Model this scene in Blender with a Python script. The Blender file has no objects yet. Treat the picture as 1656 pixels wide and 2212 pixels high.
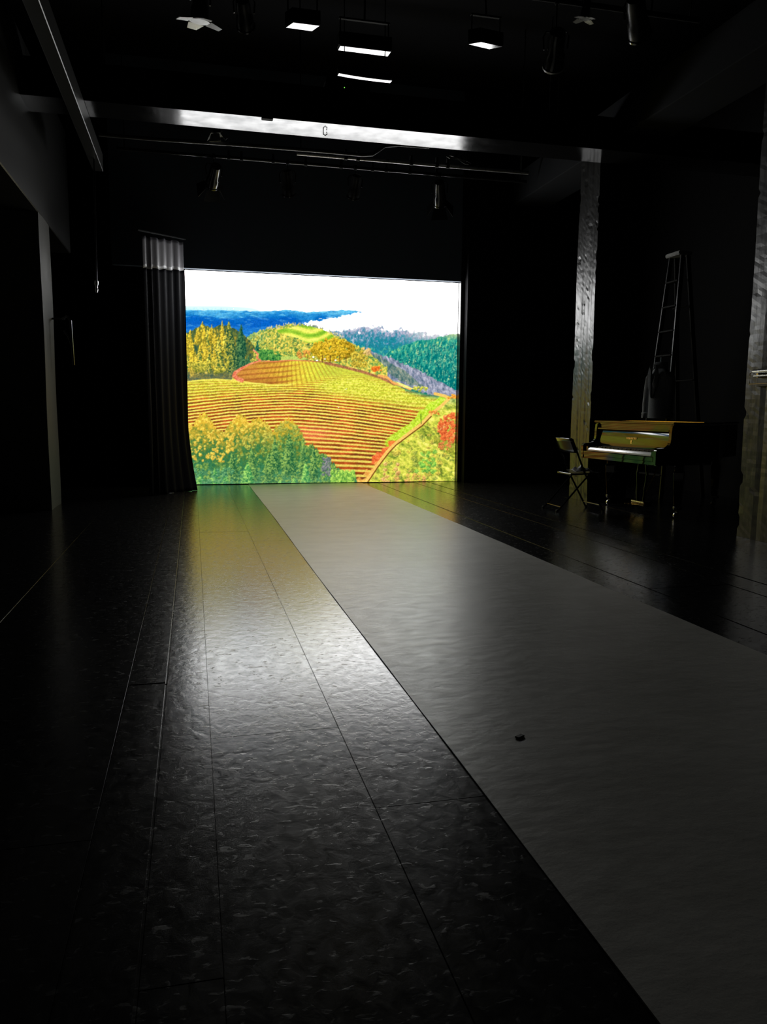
import bpy, bmesh, math, random
import numpy as np
from mathutils import Vector, Matrix

scene = bpy.context.scene
COL = scene.collection
random.seed(4)

# ---------------------------------------------------------------- camera
cam_data = bpy.data.cameras.new('camera')
cam = bpy.data.objects.new('camera', cam_data)
COL.objects.link(cam)
cam.location = (0.0, 0.0, 1.15)
cam.rotation_euler = (1.4446576, -0.0082339, -0.2358998)
cam_data.sensor_fit = 'VERTICAL'
cam_data.sensor_height = 24.0
cam_data.lens = 1700.0 * 24.0 / 2212.0
cam_data.clip_start = 0.05
scene.camera = cam

# ---------------------------------------------------------------- world: a blacked-out room, no daylight
world = bpy.data.worlds.new('blackout')
scene.world = world
world.use_nodes = True
world.node_tree.nodes['Background'].inputs[0].default_value = (0, 0, 0, 1)
world.node_tree.nodes['Background'].inputs[1].default_value = 0.0

# ---------------------------------------------------------------- exposure; the LED wall is the only light
vs = scene.view_settings
vs.view_transform = 'Standard'
vs.look = 'None'
vs.gamma = 1.0
vs.use_curve_mapping = False
vs.exposure = 0.0
scene.cycles.use_light_tree = False   # one big light: sample it evenly
scene.cycles.max_bounces = 6
SKY_GAIN = 9.0            # the blown-out white sky on the LED wall against the rest of its picture

# ---------------------------------------------------------------- helpers
def empty(name, loc=(0, 0, 0), rot=(0, 0, 0)):
    o = bpy.data.objects.new(name, None)
    o.empty_display_size = .1
    o.location = loc
    o.rotation_euler = rot
    COL.objects.link(o)
    return o

def tag(o, label=None, cat=None, group=None, kind=None):
    if label: o['label'] = label
    if cat: o['category'] = cat
    if group: o['group'] = group
    if kind: o['kind'] = kind
    return o

class MB:
    """collects simple shapes and links them as ONE mesh object"""
    def __init__(s): s.v = []; s.f = []
    def add(s, vs_, fs_):
        n = len(s.v)
        s.v += [tuple(p) for p in vs_]
        s.f += [tuple(i + n for i in f) for f in fs_]
        return s
    def box(s, x0, x1, y0, y1, z0, z1):
        v = [(x, y, z) for z in (z0, z1) for y in (y0, y1) for x in (x0, x1)]
        return s.add(v, [(0, 2, 3, 1), (4, 5, 7, 6), (0, 1, 5, 4), (2, 6, 7, 3), (0, 4, 6, 2), (1, 3, 7, 5)])
    def obox(s, c, size, rot=(0, 0, 0)):
        m = Matrix.Translation(Vector(c)) @ __import__('mathutils').Euler(rot).to_matrix().to_4x4()
        a, b, d = (k / 2 for k in size)
        v = [m @ Vector((x, y, z)) for z in (-d, d) for y in (-b, b) for x in (-a, a)]
        return s.add(v, [(0, 2, 3, 1), (4, 5, 7, 6), (0, 1, 5, 4), (2, 6, 7, 3), (0, 4, 6, 2), (1, 3, 7, 5)])
    def tube(s, pts, r, n=8, cap=True):
        pts = [Vector(p) for p in pts]
        rs = r if isinstance(r, (list, tuple)) else [r] * len(pts)
        rings = []
        up = Vector((0, 0, 1))
        for i, p in enumerate(pts):
            t = (pts[min(i + 1, len(pts) - 1)] - pts[max(i - 1, 0)]).normalized()
            a = t.cross(up if abs(t.z) < .95 else Vector((1, 0, 0))).normalized()
            b = t.cross(a)
            rings.append([p + (a * math.cos(k * 2 * math.pi / n) + b * math.sin(k * 2 * math.pi / n)) * rs[i] for k in range(n)])
        v = [q for R_ in rings for q in R_]
        f = []
        for i in range(len(pts) - 1):
            for k in range(n):
                k2 = (k + 1) % n
                f.append((i * n + k, i * n + k2, (i + 1) * n + k2, (i + 1) * n + k))
        if cap:
            f.append(tuple(range(n - 1, -1, -1))); f.append(tuple(range((len(pts) - 1) * n, len(pts) * n)))
        return s.add(v, f)
    def lathe(s, prof, n=16, c=(0, 0, 0), axis='Z'):
        v = []; f = []
        for r, t in prof:
            for k in range(n):
                a = k * 2 * math.pi / n
                p = (r * math.cos(a), r * math.sin(a), t)
                if axis == 'Y': p = (p[0], p[2], p[1])
                if axis == 'X': p = (p[2], p[0], p[1])
                v.append((p[0] + c[0], p[1] + c[1], p[2] + c[2]))
        for i in range(len(prof) - 1):
            for k in range(n):
                k2 = (k + 1) % n
                f.append((i * n + k, i * n + k2, (i + 1) * n + k2, (i + 1) * n + k))
        f.append(tuple(range(n - 1, -1, -1))); f.append(tuple(range((len(prof) - 1) * n, len(prof) * n)))
        return s.add(v, f)
    def prism(s, poly, lo, hi, axis='Z'):
        n = len(poly)
        def P(p, t):
            return {'Z': (p[0], p[1], t), 'X': (t, p[0], p[1]), 'Y': (p[0], t, p[1])}[axis]
        v = [P(p, lo) for p in poly] + [P(p, hi) for p in poly]
        f = [tuple(range(n - 1, -1, -1)), tuple(range(n, 2 * n))]
        f += [(k, (k + 1) % n, n + (k + 1) % n, n + k) for k in range(n)]
        return s.add(v, f)
    def mesh(s, name, mat, bevel=0, seg=1, smooth=False):
        me = bpy.data.meshes.new(name)
        me.from_pydata(s.v, [], s.f)
        bm = bmesh.new(); bm.from_mesh(me)
        bmesh.ops.recalc_face_normals(bm, faces=bm.faces)
        if bevel:
            ed = [e for e in bm.edges if len(e.link_faces) == 2 and e.calc_face_angle(0) > .5]
            bmesh.ops.bevel(bm, geom=ed, offset=bevel, segments=seg, affect='EDGES', clamp_overlap=True)
        if smooth:
            for f in bm.faces: f.smooth = True
        bm.to_mesh(me); bm.free()
        if smooth:
            try: me.set_sharp_from_angle(angle=.7)
            except Exception: pass
        me.materials.append(mat)
        return me
    def build(s, name, mat, parent=None, bevel=0, seg=1, smooth=False, local=False):
        if parent is not None and not local:
            l = parent.location
            if parent.parent is not None: l = l + parent.parent.location
            s.v = [(p[0] - l[0], p[1] - l[1], p[2] - l[2]) for p in s.v]
        o = bpy.data.objects.new(name, s.mesh(name, mat, bevel, seg, smooth))
        COL.objects.link(o)
        if parent is not None: o.parent = parent
        return o

def copy_tree(o, parent=None):
    c = o.copy(); COL.objects.link(c); c.parent = parent
    for ch in list(o.children): copy_tree(ch, c)
    return c

# ---------------------------------------------------------------- materials (all procedural)
def new_mat(name):
    m = bpy.data.materials.new(name); m.use_nodes = True
    nt = m.node_tree
    return m, nt, nt.nodes['Principled BSDF'], nt.nodes.new, nt.links.new

def mat(name, col, rough=.5, metal=0., bump=0., scale=20., stretch=(1, 1, 1), spec=.5, var=0., rvar=0., coat=0.):
    """plain painted / cloth / metal surface with a little noise in colour, gloss and relief"""
    m, nt, p, N, L = new_mat(name)
    p.inputs['Base Color'].default_value = (*col, 1)
    p.inputs['Roughness'].default_value = rough
    p.inputs['Metallic'].default_value = metal
    p.inputs['Specular IOR Level'].default_value = spec
    p.inputs['Coat Weight'].default_value = coat
    tc = N('ShaderNodeTexCoord'); mp = N('ShaderNodeMapping')
    mp.inputs['Scale'].default_value = stretch
    L(tc.outputs['Object'], mp.inputs['Vector'])
    nz = N('ShaderNodeTexNoise'); nz.inputs['Scale'].default_value = scale; nz.inputs['Detail'].default_value = 5
    L(mp.outputs[0], nz.inputs['Vector'])
    if var:
        r = N('ShaderNodeMix'); r.data_type = 'RGBA'
        r.inputs[6].default_value = (*[c * (1 - var) for c in col], 1)
        r.inputs[7].default_value = (*[min(1, c * (1 + var)) for c in col], 1)
        L(nz.outputs['Fac'], r.inputs[0]); L(r.outputs[2], p.inputs['Base Color'])
    if rvar:
        q = N('ShaderNodeMapRange'); q.inputs[3].default_value = max(.02, rough - rvar); q.inputs[4].default_value = rough + rvar
        q.inputs[1].default_value = .3; q.inputs[2].default_value = .7
        L(nz.outputs['Fac'], q.inputs[0]); L(q.outputs[0], p.inputs['Roughness'])
    if bump:
        b = N('ShaderNodeBump'); b.inputs['Strength'].default_value = 1.0; b.inputs['Distance'].default_value = bump
        L(nz.outputs['Fac'], b.inputs['Height']); L(b.outputs[0], p.inputs['Normal'])
    return m

FLOOR_MID, FLOOR_SCUFF = .62, .07
def floor_paint():
    """worn gloss black paint: brush marks, dents, scuffs"""
    m, nt, p, N, L = new_mat('floor_gloss_black_paint')
    geo = N('ShaderNodeNewGeometry')
    def noise(scale, det, st=(1, 1, 1), dist=0.):
        mp = N('ShaderNodeMapping'); mp.inputs['Scale'].default_value = st
        L(geo.outputs['Position'], mp.inputs['Vector'])
        n = N('ShaderNodeTexNoise'); n.inputs['Scale'].default_value = scale; n.inputs['Detail'].default_value = det
        n.inputs['Distortion'].default_value = dist
        L(mp.outputs[0], n.inputs['Vector']); return n.outputs['Fac']
    def math_(op, a, b=None):
        n = N('ShaderNodeMath'); n.operation = op
        for i, t in enumerate((a, b)):
            if t is None: continue
            if isinstance(t, (int, float)): n.inputs[i].default_value = t
            else: L(t, n.inputs[i])
        return n.outputs[0]
    def rng(v, a, b, c=0., d=1.):
        n = N('ShaderNodeMapRange'); L(v, n.inputs[0])
        for i, t in enumerate((a, b, c, d)): n.inputs[i + 1].default_value = t
        return n.outputs[0]
    mid = noise(24, 5, (1, .75, 1), .5)
    scuff = rng(noise(46, 3, (.55, 1, 1), .9), .60, .70)          # long scuffs and brush marks
    vd = N('ShaderNodeTexVoronoi'); vd.inputs['Scale'].default_value = 6.0; L(geo.outputs['Position'], vd.inputs['Vector'])
    dent = rng(vd.outputs['Distance'], .02, .07)
    h = math_('ADD', math_('MULTIPLY', mid, FLOOR_MID), math_('MULTIPLY', scuff, FLOOR_SCUFF))
    h = math_('ADD', h, math_('MULTIPLY', dent, .22))
    b = N('ShaderNodeBump'); b.inputs['Strength'].default_value = 1; b.inputs['Distance'].default_value = .0016
    L(h, b.inputs['Height']); L(b.outputs[0], p.inputs['Normal'])
    L(math_('ADD', rng(mid, .3, .7, .185, .245), math_('MULTIPLY', scuff, .10)), p.inputs['Roughness'])
    p.inputs['Base Color'].default_value = (.008, .008, .009, 1)
    p.inputs['Specular IOR Level'].default_value = .9
    return m
def runner_vinyl():
    m, nt, p, N, L = new_mat('grey_dance_vinyl')
    geo = N('ShaderNodeNewGeometry')
    def noise(scale, det, st=(1, 1, 1)):
        mp = N('ShaderNodeMapping'); mp.inputs['Scale'].default_value = st
        L(geo.outputs['Position'], mp.inputs['Vector'])
        n = N('ShaderNodeTexNoise'); n.inputs['Scale'].default_value = scale; n.inputs['Detail'].default_value = det
        L(mp.outputs[0], n.inputs['Vector']); return n
    a = noise(5.5, 7, (.6, 1, 1)); b2 = noise(18, 5, (.6, 1, 1)); c = noise(160, 2)
    mx = N('ShaderNodeMix'); mx.data_type = 'RGBA'
    mx.inputs[6].default_value = (.66, .65, .60, 1); mx.inputs[7].default_value = (.76, .75, .70, 1)
    mr = N('ShaderNodeMapRange'); mr.inputs[1].default_value = .35; mr.inputs[2].default_value = .65
    L(a.outputs['Fac'], mr.inputs[0]); L(mr.outputs[0], mx.inputs[0]); L(mx.outputs[2], p.inputs['Base Color'])
    r = N('ShaderNodeMapRange'); r.inputs[1].default_value = .3; r.inputs[2].default_value = .7; r.inputs[3].default_value = .33; r.inputs[4].default_value = .41
    L(b2.outputs['Fac'], r.inputs[0]); L(r.outputs[0], p.inputs['Roughness'])
    ad = N('ShaderNodeMath'); ad.operation = 'MULTIPLY_ADD'; L(b2.outputs['Fac'], ad.inputs[0]); ad.inputs[1].default_value = 1.0
    m2 = N('ShaderNodeMath'); m2.operation = 'MULTIPLY'; L(c.outputs['Fac'], m2.inputs[0]); m2.inputs[1].default_value = .12
    L(m2.outputs[0], ad.inputs[2])
    bp = N('ShaderNodeBump'); bp.inputs['Distance'].default_value = .0020; L(ad.outputs[0], bp.inputs['Height']); L(bp.outputs[0], p.inputs['Normal'])
    p.inputs['Specular IOR Level'].default_value = .9
    return m

M = {}
M['floor'] = floor_paint()
M['runner'] = runner_vinyl()
M['matte'] = mat('matte_black_wall', (.006, .006, .007), .9, bump=.002, scale=30, spec=.15)
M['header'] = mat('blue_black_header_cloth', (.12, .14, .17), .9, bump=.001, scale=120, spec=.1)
M['velvet'] = mat('black_velour', (.016, .017, .019), .95, bump=.001, scale=120, spec=.1)
M['satin'] = mat('black_satin_curtain', (.006, .006, .009), .8, bump=.001, scale=60, stretch=(1, 1, .1), spec=.06)
M['band'] = mat('painted_sky_reflection', (.19, .185, .205), .45, bump=.001, scale=60, stretch=(1, 1, .1), spec=.5)  # paler grey stands in for the white screen sky reflected on the curtain
M['beam'] = mat('gloss_black_beam_paint', (.010, .010, .011), .16, bump=.0007, scale=5, spec=.20, rvar=.05)
M['column'] = mat('gloss_black_concrete_paint', (.016, .016, .016), .36, bump=.0045, scale=9, stretch=(1, 1, .35), spec=.6, rvar=.05)
M['smooth'] = mat('smooth_dark_wall_paint', (.012, .012, .012), .40, spec=.6)
M['grey'] = mat('smooth_grey_column_paint', (.15, .15, .145), .38, spec=.6)
M['black'] = mat('satin_black_metal', (.010, .010, .010), .35, spec=.5, bump=.0005, scale=40)
M['dull'] = mat('dull_black_metal', (.006, .006, .006), .75, spec=.2)
M['gloss'] = mat('black_gloss_metal', (.012, .012, .012), .16, spec=.7)
M['alu'] = mat('bare_aluminium', (.75, .75, .73), .28, metal=1., rvar=.08)
M['steel'] = mat('pipe_steel', (.20, .20, .20), .32, metal=1., rvar=.05)
M['brass'] = mat('polished_brass', (.86, .62, .26), .22, metal=1.)
M['gold'] = mat('gold_leaf_lettering', (1.0, .74, .42), .30, metal=1.)
M['piano'] = mat('black_piano_lacquer', (.006, .006, .006), .06, spec=.65)
M['ivory'] = mat('white_key_plastic', (.92, .91, .86), .14, spec=.9)
M['ebony'] = mat('black_key_wood', (.01, .01, .01), .3)
M['jacket'] = mat('charcoal_wool', (.25, .26, .28), .8, bump=.002, scale=70, var=.3)
M['door'] = mat('worn_barn_door_metal', (.45, .45, .44), .34, metal=.7, rvar=.08)
M['lens'] = mat('fixture_glass', (.02, .02, .025), .05, spec=.8)
M['rubber'] = mat('black_rubber', (.012, .012, .012), .6)
M['pipe'] = mat('bright_pipe_paint', (.35, .35, .34), .30, metal=.6, rvar=.05)
# ---------------------------------------------------------------- the picture shown on the LED wall
PS = 0.4                                   # canvas pixels per picture unit
PW, PH = 1656, 1341                        # picture units
def paint_landscape():
    rng = np.random.default_rng(7)
    w, h = int(PW * PS), int(PH * PS)
    yy, xx = np.mgrid[0:h, 0:w]
    X = (xx + .5) / PS; Y = (yy + .5) / PS
    img = np.ones((h, w, 3)) * np.array([254., 254., 255.])
    def vnoise(sx, sy, seed, ang=0.):
        r = np.random.default_rng(seed)
        g = r.random((256, 256))
        ca, sa = math.cos(ang), math.sin(ang)
        u = (X * ca + Y * sa) / sx + 40; v = (-X * sa + Y * ca) / sy + 40
        iu = np.floor(u).astype(int); iv = np.floor(v).astype(int)
        fu = u - iu; fv = v - iv
        fu = fu * fu * (3 - 2 * fu); fv = fv * fv * (3 - 2 * fv)
        a = g[iv % 256, iu % 256]; b = g[iv % 256, (iu + 1) % 256]
        c = g[(iv + 1) % 256, iu % 256]; d = g[(iv + 1) % 256, (iu + 1) % 256]
        return (a * (1 - fu) + b * fu) * (1 - fv) + (c * (1 - fu) + d * fu) * fv
    def fbm(sx, sy, seed, octv=3, ang=0.):
        t = 0; a = 1.; s = 0
        for k in range(octv):
            t = t + a * vnoise(sx / 2 ** k, sy / 2 ** k, seed + k, ang); s += a; a *= .6
        return t / s
    def ss(a, b, t):
        t = np.clip((t - a) / (b - a), 0, 1); return t * t * (3 - 2 * t)
    def line_y(pts, jit=0, seed=0, sc=14):
        p = np.array(pts, float)
        y = np.interp(X[0], p[:, 0], p[:, 1])
        if jit:
            r = np.random.default_rng(seed)
            n = r.random(int(PW / sc) + 4) - .5
            y = y + jit * np.interp(X[0], np.arange(len(n)) * sc, n) * 2
        return y[None, :]
    def below(pts, jit=0, seed=0, sc=14, soft=3.):
        return np.clip((Y - line_y(pts, jit, seed, sc)) / soft, 0, 1)
    def poly(pts, soft=3., wob=0., seed=1):
        p = np.array(pts, float)
        PX = X + (vnoise(14, 14, seed) - .5) * wob * 2 if wob else X
        PY = Y + (vnoise(14, 14, seed + 9) - .5) * wob * 2 if wob else Y
        ins = np.zeros(X.shape, bool)
        n = len(p)
        for i in range(n):
            x0, y0 = p[i]; x1, y1 = p[(i + 1) % n]
            if y0 == y1: continue
            c = ((y0 > PY) != (y1 > PY)) & (PX < (x1 - x0) * (PY - y0) / (y1 - y0) + x0)
            ins ^= c
        return ins.astype(float)
    def seg_dist(pts):
        d = np.full(X.shape, 1e9)
        for (x0, y0), (x1, y1) in zip(pts[:-1], pts[1:]):
            dx, dy = x1 - x0, y1 - y0
            t = np.clip(((X - x0) * dx + (Y - y0) * dy) / (dx * dx + dy * dy), 0, 1)
            d = np.minimum(d, np.hypot(X - x0 - t * dx, Y - y0 - t * dy))
        return d
    def over(mask, col):
        nonlocal img
        c = np.asarray(col, float)
        if c.ndim == 1: c = c[None, None, :]
        img = img * (1 - mask[..., None]) + c * mask[..., None]
    def ramp(t, stops):
        ts = [s[0] for s in stops]
        return np.stack([np.interp(t, ts, [s[1][k] for s in stops]) for k in range(3)], -1)
    def win(x0, y0, x1, y1):
        a, b = max(0, int(x0 * PS)), min(w, int(x1 * PS) + 2)
        c, d = max(0, int(y0 * PS)), min(h, int(y1 * PS) + 2)
        return slice(c, d), slice(a, b)
    def blob(cx, cy, r, lit, dark, flat=1., alpha=1.):
        sl = win(cx - r - 3, cy - r - 3, cx + r + 3, cy + r + 3)
        x, y = X[sl], Y[sl]
        if x.size == 0: return
        dx, dy = (x - cx) / r, (y - cy) / (r * flat)
        d = np.hypot(dx, dy)
        m = np.clip((1.05 - d + (NZ1[sl] - .5) * .7) * r / 4, 0, 1)[..., None] * alpha
        t = np.clip(.52 - .22 * dx - .38 * dy + (NZ2[sl] - .5) * .9, 0, 1)[..., None]
        img[sl] = img[sl] * (1 - m) + m * (np.array(dark) * (1 - t) + np.array(lit) * t)
    NZ1 = vnoise(9, 7, 301); NZ2 = vnoise(5, 5, 302); NZ3 = vnoise(16, 9, 303)
    def conifer(cx, top, hh, wd, lit, dark):
        sl = win(cx - wd - 3, top - 2, cx + wd + 3, top + hh + 3)
        x, y = X[sl], Y[sl]
        if x.size == 0: return
        t = (y - top) / hh
        ph = rng.random() * 6
        jag = .72 + .28 * np.abs(np.sin(t * hh / 7. + ph + (x > cx) * 1.4))
        half = wd * np.clip(t, 0, 1) ** .75 * jag * (.45 + .55 * NZ1[sl] + .45 * NZ3[sl])
        m = (np.clip((half - np.abs(x - cx)) / 3 + .5, 0, 1) * (t > 0) * np.clip((1.05 - t) * 8, 0, 1))[..., None]
        s = np.clip(.60 - .35 * (x - cx) / np.maximum(half, 2) - .25 * t + (NZ2[sl] - .5) * 1.1 + (NZ1[sl] - .5) * .8, 0, 1)[..., None]
        img[sl] = img[sl] * (1 - m) + m * (np.array(dark) * (1 - s) + np.array(lit) * s)

    # sky towards the horizon, a little cyan on the left
    t = ss(235, 290, Y) * ss(820, 200, X)
    over(t * .75, (150, 222, 246))
    # far blue ranges
    ridge = [(0, 286), (150, 290), (260, 287), (420, 294), (560, 292), (650, 285), (740, 299), (860, 291), (950, 286), (1030, 292), (1066, 301), (1656, 303)]
    n = fbm(60, 18, 11, 4, -.12)
    blue = ramp(np.clip((Y - 285) / 110 + (n - .5) * .9, 0, 1), [(0, (84, 170, 214)), (.3, (34, 116, 184)), (.55, (16, 92, 172)), (.8, (24, 90, 180)), (1, (44, 124, 196))])
    wis = ss(.60, .74, fbm(46, 9, 31, 3, .15)) * .55
    blue = blue * (1 - wis[..., None]) + wis[..., None] * np.array([112, 196, 226])
    m = below(ridge, 3, 3, 20) * (Y < 470)
    fogline = line_y([(0, 480), (600, 470), (690, 385), (760, 356), (850, 342), (950, 322), (1040, 306), (1075, 298), (1656, 298)])
    m = m * np.clip((fogline + (fbm(22, 12, 77, 3) - .5) * 34 - Y) / 8, 0, 1)
    over(m, blue)
    over(below([(0, 330), (120, 322), (300, 335), (420, 322), (560, 340), (640, 322), (760, 352), (1656, 352)], 5, 5, 26) * m * .45, (10, 66, 160))
    # fog on the right, faint warm tint low
    over(ss(330, 440, Y) * ss(740, 1000, X) * .5, (255, 240, 226))
    # far right mountains half in the fog
    rid = [(0, 500), (820, 430), (900, 398), (960, 388), (1010, 396), (1080, 372), (1150, 372), (1210, 384), (1300, 386), (1380, 404), (1450, 424), (1656, 440)]
    n = fbm(26, 26, 41, 4)
    d = (Y - line_y(rid)) / 60 + (n - .5) * 1.5
    m = ss(-.05, .55, d) * (X > 640)
    tex = fbm(9, 15, 44, 3)
    col = ramp(np.clip((Y - 380) / 170 + (tex - .5) * 1.1, 0, 1), [(0, (150, 150, 174)), (.25, (86, 124, 150)), (.5, (32, 112, 132)), (.8, (28, 112, 122)), (1, (70, 150, 130))])
    over(m, col)
    over(m * ss(.66, .8, fbm(16, 20, 52, 3)) * ss(540, 400, Y) * .9, (236, 222, 226))
    over(m * ss(1230, 1440, X) * ss(500, 420, Y) * .75, (226, 200, 204))
    # the wooded ridge at far right
    m = below([(0, 900), (1120, 640), (1215, 520), (1290, 486), (1380, 462), (1480, 446), (1560, 424), (1656, 415)], 5, 8, 11) * (X > 1100)
    tex = fbm(8, 17, 61, 3, .2)
    col = ramp(np.clip(tex * 1.5 - .3 + (500 - Y) / 480, 0, 1), [(0, (12, 92, 92)), (.4, (30, 124, 112)), (.7, (72, 160, 124)), (1, (176, 202, 116))])
    over(m, col)
    for k in range(260):
        x = rng.uniform(1180, 1600); y = rng.uniform(455, 720)
        if y < np.interp(x, [1180, 1290, 1480, 1600], [545, 490, 450, 425]): continue
        g = rng.random()
        conifer(x, y, rng.uniform(18, 34), rng.uniform(5, 9), (70 + 90 * g, 160 + 30 * g, 130), (14, 88, 92))
    over(ss(1430, 1590, X) * ss(470, 425, Y) * m * .5, (244, 212, 140))
    # lilac grey ravine slope
    m = poly([(1080, 500), (1130, 535), (1200, 555), (1280, 590), (1380, 630), (1480, 690), (1600, 752), (1600, 790), (1500, 775), (1400, 760), (1300, 720), (1180, 660), (1060, 600)], wob=6)
    tex = fbm(9, 18, 71, 3, -.3)
    over(m, ramp(tex, [(.2, (70, 90, 108)), (.5, (122, 126, 148)), (.75, (168, 168, 184))]))
    m = poly([(1090, 530), (1150, 545), (1230, 590), (1330, 660), (1400, 720), (1330, 720), (1230, 660), (1120, 600)], wob=9)
    over(m * .75, ramp(tex, [(.25, (46, 84, 78)), (.7, (120, 132, 104))]))
    # centre far hill, gold and green woods
    m = below([(0, 900), (380, 470), (410, 432), (470, 404), (560, 384), (650, 366), (740, 372), (830, 392), (900, 424), (1000, 476), (1090, 520), (1180, 600), (1656, 900)], 7, 21, 9)
    m = m * (X < 1200)
    tex = fbm(9, 9, 81, 3)
    over(m, ramp(np.clip(tex * 1.5 - .25, 0, 1), [(0, (44, 96, 60)), (.35, (120, 150, 64)), (.6, (200, 178, 62)), (1, (250, 220, 110))]))
    over(m * ss(560, 420, X) * ss(520, 440, Y) * .35, (70, 150, 130))
    for k in range(420):
        x = rng.uniform(400, 1090)
        yt = np.interp(x, [400, 560, 650, 830, 1000, 1090], [450, 395, 375, 400, 485, 530])
        y = yt + rng.random() ** .8 * (585 - yt)
        g = rng.random()
        if 690 < x < 900 and y < 475: continue
        blob(x, y, rng.uniform(5, 10), (190 + 60 * g, 185 + 20 * g, 70), (50, 100 - 20 * g, 50), 1.3)
    for k in range(46):                                    # trees along the skyline of that hill
        x = rng.uniform(460, 960)
        conifer(x, np.interp(x, [460, 560, 650, 740, 830, 960], [398, 378, 360, 366, 386, 440]) - 6, rng.uniform(14, 26), 6, (220, 200, 150), (84, 110, 110))
    # bright rolling fields on the hill
    m = poly([(572, 402), (640, 390), (700, 378), (760, 380), (830, 398), (890, 432), (905, 452), (850, 466), (800, 476), (740, 474), (690, 448), (640, 436), (590, 420)])
    band = .5 + .5 * np.sin((Y - 25 * np.sin(X / 55.) + X * .12) / 8.2)
    over(m, ramp(np.clip(band * .8 + fbm(60, 14, 91, 2) * .5 - .2, 0, 1), [(0, (104, 160, 40)), (.4, (160, 194, 56)), (.75, (226, 222, 86)), (1, (240, 222, 96))]))
    over(poly([(900, 452), (960, 468), (1020, 508), (980, 500), (920, 470)]), (214, 196, 78))
    # left conifer wood
    m = poly([(40, 425), (100, 400), (150, 372), (200, 392), (250, 372), (330, 392), (400, 440), (445, 500), (440, 560), (380, 604), (330, 630), (318, 690), (40, 695)], wob=5)
    tex = fbm(8, 16, 95, 3)
    over(m, ramp(tex, [(.2, (30, 62, 56)), (.6, (86, 96, 46)), (.85, (170, 140, 46))]))
    tr = []
    for k in range(80):
        x = rng.uniform(45, 420); yt = np.interp(x, [45, 100, 150, 260, 300, 345, 420], [425, 385, 352, 350, 352, 398, 470])
        y = yt + rng.random() ** 1.1 * 210
        tr.append((y, x))
    tr += [(352, 150), (346, 262), (350, 300), (368, 370), (395, 222), (425, 240), (350, 300), (420, 60)]
    tr.sort()
    for y, x in tr:
        hh = rng.uniform(80, 130); g = rng.random()
        if y + hh > 672: hh = max(26, 672 - y)
        if x > 280:
            k = ss(270, 380, np.array(x)) ; lit = np.array([196, 170, 52]) * (1 - k) + np.array([70, 110, 66]) * k
            dk = (20, 58, 46)
        else:
            lit = np.array([236 + 14 * g, 190 + 20 * g, 50 + 26 * g]); dk = (56, 86, 44) if g > .5 else (110, 104, 36)
        conifer(x, y, hh, rng.uniform(18, 30), lit, dk)
    over(m * ss(600, 690, Y) * .65, ramp(fbm(12, 10, 98, 2), [(.2, (60, 76, 80)), (.8, (128, 112, 66))]))
    for k in range(26):
        x = rng.uniform(55, 300); blob(x, rng.uniform(590, 640), rng.uniform(9, 17), (214, 190, 62), (80, 92, 40), 1.4)
    # green hedge mass right of the wood
    for k in range(60):
        x = rng.uniform(470, 590); y = rng.uniform(520, 568) + abs(x - 525) * .12
        blob(x, y, rng.uniform(9, 16), (92, 150, 62), (24, 82, 44))
    conifer(462, 462, 60, 17, (52, 110, 74), (18, 64, 56))
    over(poly([(590, 556), (640, 548), (760, 560), (700, 576), (600, 574)], wob=4), (170, 190, 84))
    # upper vineyard, brown rows turning green to the right
    m = poly([(340, 668), (352, 645), (400, 606), (470, 584), (560, 577), (650, 574), (760, 580), (850, 588), (930, 606), (1010, 624), (1100, 650), (1200, 690), (1300, 740), (1300, 800), (340, 800)])
    gx = np.clip((X - 380) / 500, 0, 1)
    base = ramp(gx + (fbm(30, 12, 101, 2) - .5) * .3, [(0, (186, 120, 52)), (.35, (200, 148, 50)), (.6, (218, 190, 56)), (.8, (204, 202, 58)), (1, (186, 194, 60))])
    over(m, base)
    fan = np.sin((X - 690) / (3.0 + (Y - 570) * .012) - (Y - 570) * .03)       # rows running up the hill
    over(m * ss(.0, .7, fan) * ss(400, 620, X) * ss(1050, 760, X) * .55, (150, 112, 36))
    dg = np.sin((Y + (X - 380) * .20 + 20 * np.sin(X / 160.)) / 4.6)             # sloping rows at left
    over(m * ss(.1, .8, dg) * ss(760, 600, X) * .62, (140, 72, 36))
    over(m * ss(.2, .8, np.sin((Y - (X - 800) * .34) / 4.0)) * ss(820, 930, X) * .36, (150, 140, 44))
    over(m * ss(655, 690, Y) * ss(680, 520, X) * .35, (124, 64, 34))
    # main vineyard
    crest = [(0, 700), (60, 692), (150, 680), (230, 677), (330, 684), (430, 698), (540, 709), (640, 708), (720, 690), (800, 668), (900, 650), (1010, 640), (1140, 662), (1300, 725), (1420, 757), (1500, 768), (1560, 790), (1656, 800)]
    m = np.clip((Y - line_y(crest)) / 3, 0, 1)
    seam = np.maximum(ss(0, 50, Y - line_y(crest)), ss(700, 560, X))
    c = Y.copy()
    for it in range(4):
        A = np.interp(c, [690, 730, 800, 900, 1000, 1100, 1250], [14, 30, 52, 54, 40, 22, 8])
        u = (X - 660) / 600
        g = np.where(u < 0, np.abs(u) ** 1.7, 1.25 * np.abs(u) ** 1.35)
        c = Y - A * g
    c = c + (fbm(50, 30, 111, 2) - .5) * 3
    s = 12.0 + np.clip(c - 700, -60, 700) * .036
    ph = np.log(np.maximum(s, 2)) / .036
    st = np.sin(ph * 2 * np.pi)
    fine = fbm(7, 5, 121, 2)
    yel = ramp(np.clip((c - 690) / 480 + (fine - .5) * .5, 0, 1), [(0, (226, 220, 66)), (.3, (240, 212, 84)), (.6, (232, 200, 84)), (1, (206, 178, 74))])
    gr = ss(880, 1400, X)[..., None]
    yel = yel * (1 - gr * .7) + gr * .7 * np.array([196, 200, 72])
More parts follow.
